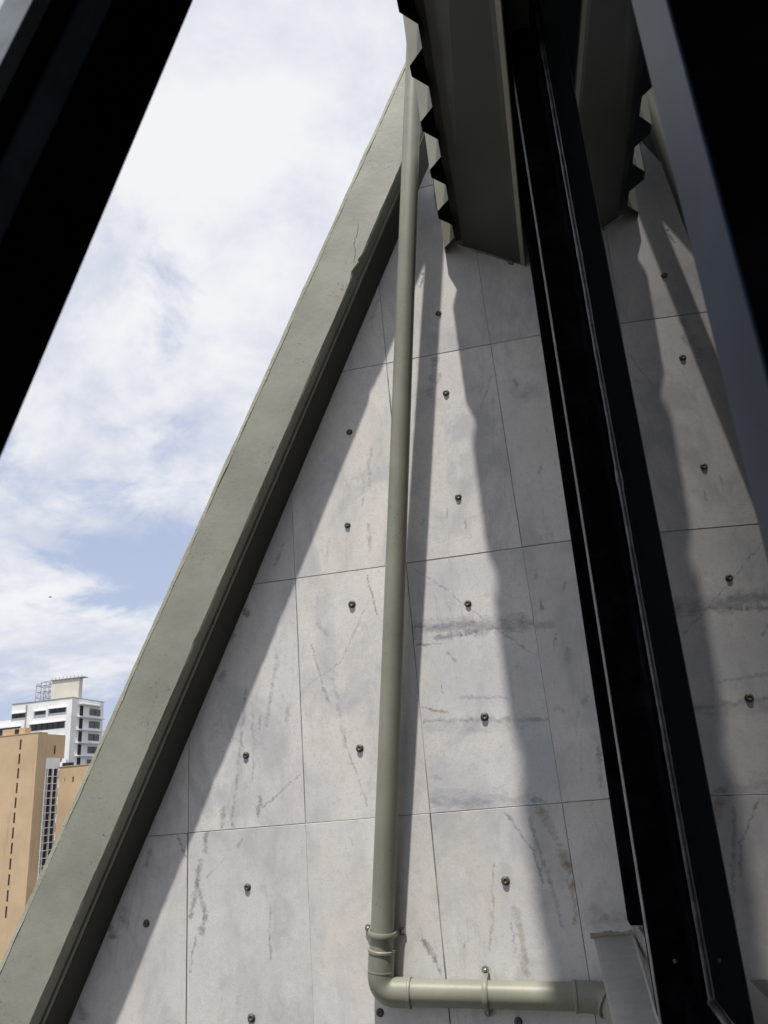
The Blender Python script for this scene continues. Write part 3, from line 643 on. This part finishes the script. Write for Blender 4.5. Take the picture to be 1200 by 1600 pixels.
# metal flashing along the sill
fl = thing('sill_flashing', (.14, 2.0, -.60), 'bent grey metal flashing below the window frame, at the foot of the marble wall', 'flashing')
vs, fs = [], []
nf = 46
for i in range(nf + 1):
    y = 3.022 - 1.9 * i / nf; q = 3.022 - y
    wob = .002 * mnoise.noise((y * 6, 1, 2)); cr = (.006 * math.exp(-((q - .34) / .012) ** 2) + .006 * math.exp(-((q - .55) / .012) ** 2))
    xr = .2035 - .028 * min(1, q / .9) ** 1.3
    for x, z in ((.085, -.575), (.078, -.563), (.086, -.5585), (.14, -.557 - wob), (xr, -.556 + wob), (xr + .004, -.548), (xr + .008, -.549), (xr + .010, -.575)):
        vs.append((x - .012 * min(1, q), y, z + cr))
for i in range(nf):
    for j in range(7): fs.append((i * 8 + j, i * 8 + j + 1, i * 8 + 9 + j, i * 8 + 8 + j))
o = mesh('flashing_sheet', vs, fs, MAT['zinc'], fl, smooth=True); so = o.modifiers.new('solid', 'SOLIDIFY'); so.thickness = .002
e = o.modifiers.new('edges', 'EDGE_SPLIT'); e.split_angle = math.radians(35)
box('upstand', (.215, 2.11, -.60), (.298, 3.02, -.49), MAT['zinc'], fl)
vs = []; fs = []
nq = 24
for i in range(nq + 1):                    # smear of mortar above the flashing
    q = i / nq; x = .065 + .145 * q
    vs += [(x, WALL_Y - .0045, -.556 - .004), (x, WALL_Y - .006 - .002 * mnoise.noise((q * 5, 1, 1)), -.550), (x, WALL_Y - .0015, -.541 + .009 * mnoise.noise((q * 3.3, 3, 8)) + .004 * mnoise.noise((q * 13, 1, 2)))]
for i in range(nq):
    a = 3 * i; fs += [(a, a + 3, a + 4, a + 1), (a + 1, a + 4, a + 5, a + 2)]
t = NT('ochre_mortar'); MAT['ochre'] = t.set(col=t.mix(t.noise(t.pos(), 60, 5, .7), (.33, .30, .235), (.20, .185, .155)), rough=.95, spec=.1)
mesh('mortar_smear', vs, fs, MAT['ochre'], fl)

# ------------------------------------------------------------------ far buildings
def bpart(name, lo, hi, mat, parent): return box(name, lo, hi, mat, parent)
wb = thing('white_office_block', (-112, 164, GZ), 'white modern office block with dark strip windows and rooftop box, beyond the tan towers', 'building')
WX, WY, WZ = -105.5, 158.0, 25.4
bpart('wall', (-121.2, WY, GZ), (WX, 171.2, WZ), MAT['white'], wb)
bpart('wall', (-150, WY + .4, GZ), (-121.25, 171.0, 21.9), MAT['white'], wb)
bpart('parapet_cap', (-121.35, WY - .12, WZ), (WX + .12, 171.3, WZ + .14), MAT['steel'], wb)
def front_window(x0, x1, z0, z1, hood=True, panes=0):
    o = bpart('window', (x0, WY - .03, z0), (x1, WY + .3, z1), MAT['far_glass'], wb)
    if hood: box('hood', (x0 - .35, WY - .55, z1 + .003), (x1 + .2, WY - .034, z1 + .16), MAT['white'], o)
    for k in range(panes):
        xx = x0 + (x1 - x0) * (k + 1) / (panes + 1); box('mullion', (xx - .05, WY - .09, z0), (xx + .05, WY - .034, z1), MAT['slot'], o)
def fw(px0, px1): return px0, px1
front_window(-111.3, -107.0, 22.3, 23.3, True, 2)
front_window(-115.0, -112.3, 22.3, 23.1, True, 1)
front_window(-121.0, -117.5, 22.1, 23.1, True, 2)
front_window(-115.9, -107.1, 18.75, 20.2, True, 5)
front_window(-127.0, -118.6, 18.55, 20.1, True, 3)
front_window(-116.0, -107.3, 14.9, 16.7, True, 5)
front_window(-127.0, -118.6, 14.9, 16.6, True, 3)
for k in range(2, 8):
    front_window(-116.0, -107.3, 18.55 - 3.65 * k, 20.35 - 3.65 * k, True, 3); front_window(-127.0, -118.6, 18.55 - 3.65 * k, 20.25 - 3.65 * k, True, 3)
bpart('downpipe', (-117.35, WY - .2, 10), (-117.15, WY - .035, 24.9), MAT['steel'], wb)
for k in range(9):
    zz = 21.35 - 2.93 * k
    o = bpart('window', (WX - .3, 165.2, zz + .55), (WX + .03, 169.9, zz + 2.15), MAT['far_glass'], wb)
    box('mullion', (WX + .034, 167.5, zz + .55), (WX + .08, 167.6, zz + 2.15), MAT['slot'], o)
    bpart('window', (WX - .3, 161.2, zz + .15), (WX + .035, 162.6, zz + 2.5), MAT['slot'], wb)
    bpart('floor_ledge', (WX + .006, 160.2, zz - .22), (WX + .9, 170.6, zz - .02), MAT['white'], wb)
bpart('floor_ledge', (WX + .006, 160.6, 24.05), (WX + .9, 169.4, 24.25), MAT['white'], wb)
bpart('cladding', (WX - .2, 163.4, 5.0), (WX + .04, 170.2, 9.2), MAT['maroon'], wb)
pent = bpart('rooftop_box', (-113.9, 162.0, WZ + .14), (-106.6, 163.4, 30.6), MAT['cream'], wb)
box('roof_canopy', (-114.0, 161.7, 30.6), (-105.3, 163.6, 30.75), MAT['steel'], pent)
for k in range(9): box('canopy_post', (-113.9 + k * 1.0, 161.7, 30.8), (-113.8 + k * 1.0, 161.8, 31.25), MAT['steel'], pent)
lat = thing('lattice_frame', (-116.2, 162, WZ)); lat.parent = wb; lat.location = Vector((-116.2, 162, WZ)) - wb.location
lv, lf = [], []
def bar(a, b, h=.07):
    v, f = tube_vf([a, b], h, 6); k = len(lv); lv.extend(v); lf.extend([tuple(i + k for i in q) for q in f])
for xx in (-118.1, -116.8, -115.5, -114.3):
    for yy in (162.0, 165.0): bar((xx, yy, WZ), (xx, yy, 30.7 if xx > -118 else 30.1))
for zz in (26.9, 28.3, 29.7, 30.7):
    for yy in (162.0, 165.0): bar((-118.1, yy, min(zz, 30.1)), (-114.3, yy, zz))
    for xx in (-118.1, -116.2, -114.3): bar((xx, 162, zz if xx > -118 else min(zz, 30.1)), (xx, 165, zz if xx > -118 else min(zz, 30.1)))
for a, b in ((-118.1, -116.8), (-116.8, -115.5), (-115.5, -114.3)): bar((a, 162, 26.9), (b, 162, 28.3), .05); bar((b, 162, 28.3), (a, 162, 29.7), .05)
bpy.data.objects.remove(lat)
mesh('lattice_frame', lv, lf, MAT['steel'], wb)

TX, TY, TZ = -73.0, 101.5, 11.75
tw = thing('tan_tower', (-80, 102.5, GZ), 'tall tan tower with one column of dark slit windows, at the left edge', 'building')
bpart('wall', (-88, TY, GZ), (TX, TY + 2.15, TZ), MAT['tan'], tw)
bpart('coping', (-88.05, TY - .06, TZ), (TX + .06, TY + 2.2, TZ + .1), MAT['tan'], tw)
k = 0
for k in range(12):
    z1 = 11.0 - k * 2.02 ; hh = 1.42
    bpart('slit_window', (-76.0 + .0 * k, TY - .02, z1 - hh), (-75.74, TY + .3, z1), MAT['slot'], tw)
bpart('roof_house', (-79.5, TY + .5, TZ + .1), (-75.7, TY + 1.9, TZ + 1.0), MAT['tan'], tw)
bpart('roof_opening', (-77.4, TY + .47, TZ + .16), (-76.7, TY + .9, TZ + .9), MAT['slot'], tw)
tg_ = thing('tan_rear_wing', (-76, 105.6, GZ), 'tan wing with a white grid screen beside the tall tan tower', 'building')
bpart('wall', (-84, 103.7, 8.2), (TX - .02, 108.2, TZ - .1), MAT['tan'], tg_)
bpart('slit_window', (TX - .3, 105.5, 8.75), (TX - .005, 105.85, 10.0), MAT['slot'], tg_)
bpart('white_band', (-84, 103.72, 6.65), (TX + .02, 107.2, 8.19), MAT['white'], tg_)
bpart('recess_wall', (-84, 103.72, GZ), (TX - .2, 107.2, 6.64), MAT['slot'], tg_)
for i in range(4):
    yy = (103.75, 104.25, 105.55, 106.82)[i]
    bpart('screen_post', (TX - .19, yy, GZ + 1), (TX + .1, yy + .11, 6.64), MAT['white'], tg_)
for i in range(24):
    zz = 5.5 - i * 1.02
    bpart('screen_slat', (TX - .19, 103.74, zz), (TX + .06, 106.95, zz + .10), MAT['white'], tg_)
tb = thing('tan_side_tower', (-69.5, 109, GZ), 'lower tan tower with black roof tank, against the sloping beam', 'building')
bpart('wall', (TX + .12, 106.98, GZ), (-66, 111, 6.85), MAT['tan'], tb)
bpart('coping', (TX + .07, 106.9, 6.85), (-65.9, 111.1, 6.95), MAT['tan'], tb)
bpart('slit_window', (-70.55, 106.96, 4.55), (-70.33, 107.3, 5.3), MAT['slot'], tb)
bpart('slit_window', (-71.9, 106.96, 4.7), (-71.83, 107.3, 5.2), MAT['slot'], tb)
tk = bpart('roof_tank', (-72.6, 107.2, 6.955), (-71.4, 108.4, 7.45), MAT['slot'], tb)
tube('tank_vent', [(-72.1, 107.6, 7.45), (-72.1, 107.6, 7.9)], .1, MAT['steel'], tk, 8)

# a bird far off
bp = Vector((-35.0, 48.74, 15.58)); vs = []; fs = []
bv = [(0, -.16, 0), (.05, 0, .03), (0, .2, .0), (-.05, 0, .03), (0, 0, -.04), (.16, .0, .06), (.15, -.06, .06), (-.16, 0, .06), (-.15, -.06, .06), (.03, -.06, .03), (-.03, -.06, .03), (.04, .27, 0), (-.04, .27, 0)]
bf = [(0, 1, 4), (0, 4, 3), (1, 2, 4), (2, 3, 4), (0, 3, 1), (1, 3, 2), (1, 5, 6, 9), (3, 10, 8, 7), (2, 11, 12)]
bd = mesh('bird', [bp + Vector(v) for v in bv], bf, MAT['slot']); tag(bd, 'tiny dark bird in the sky above the office block', 'bird')
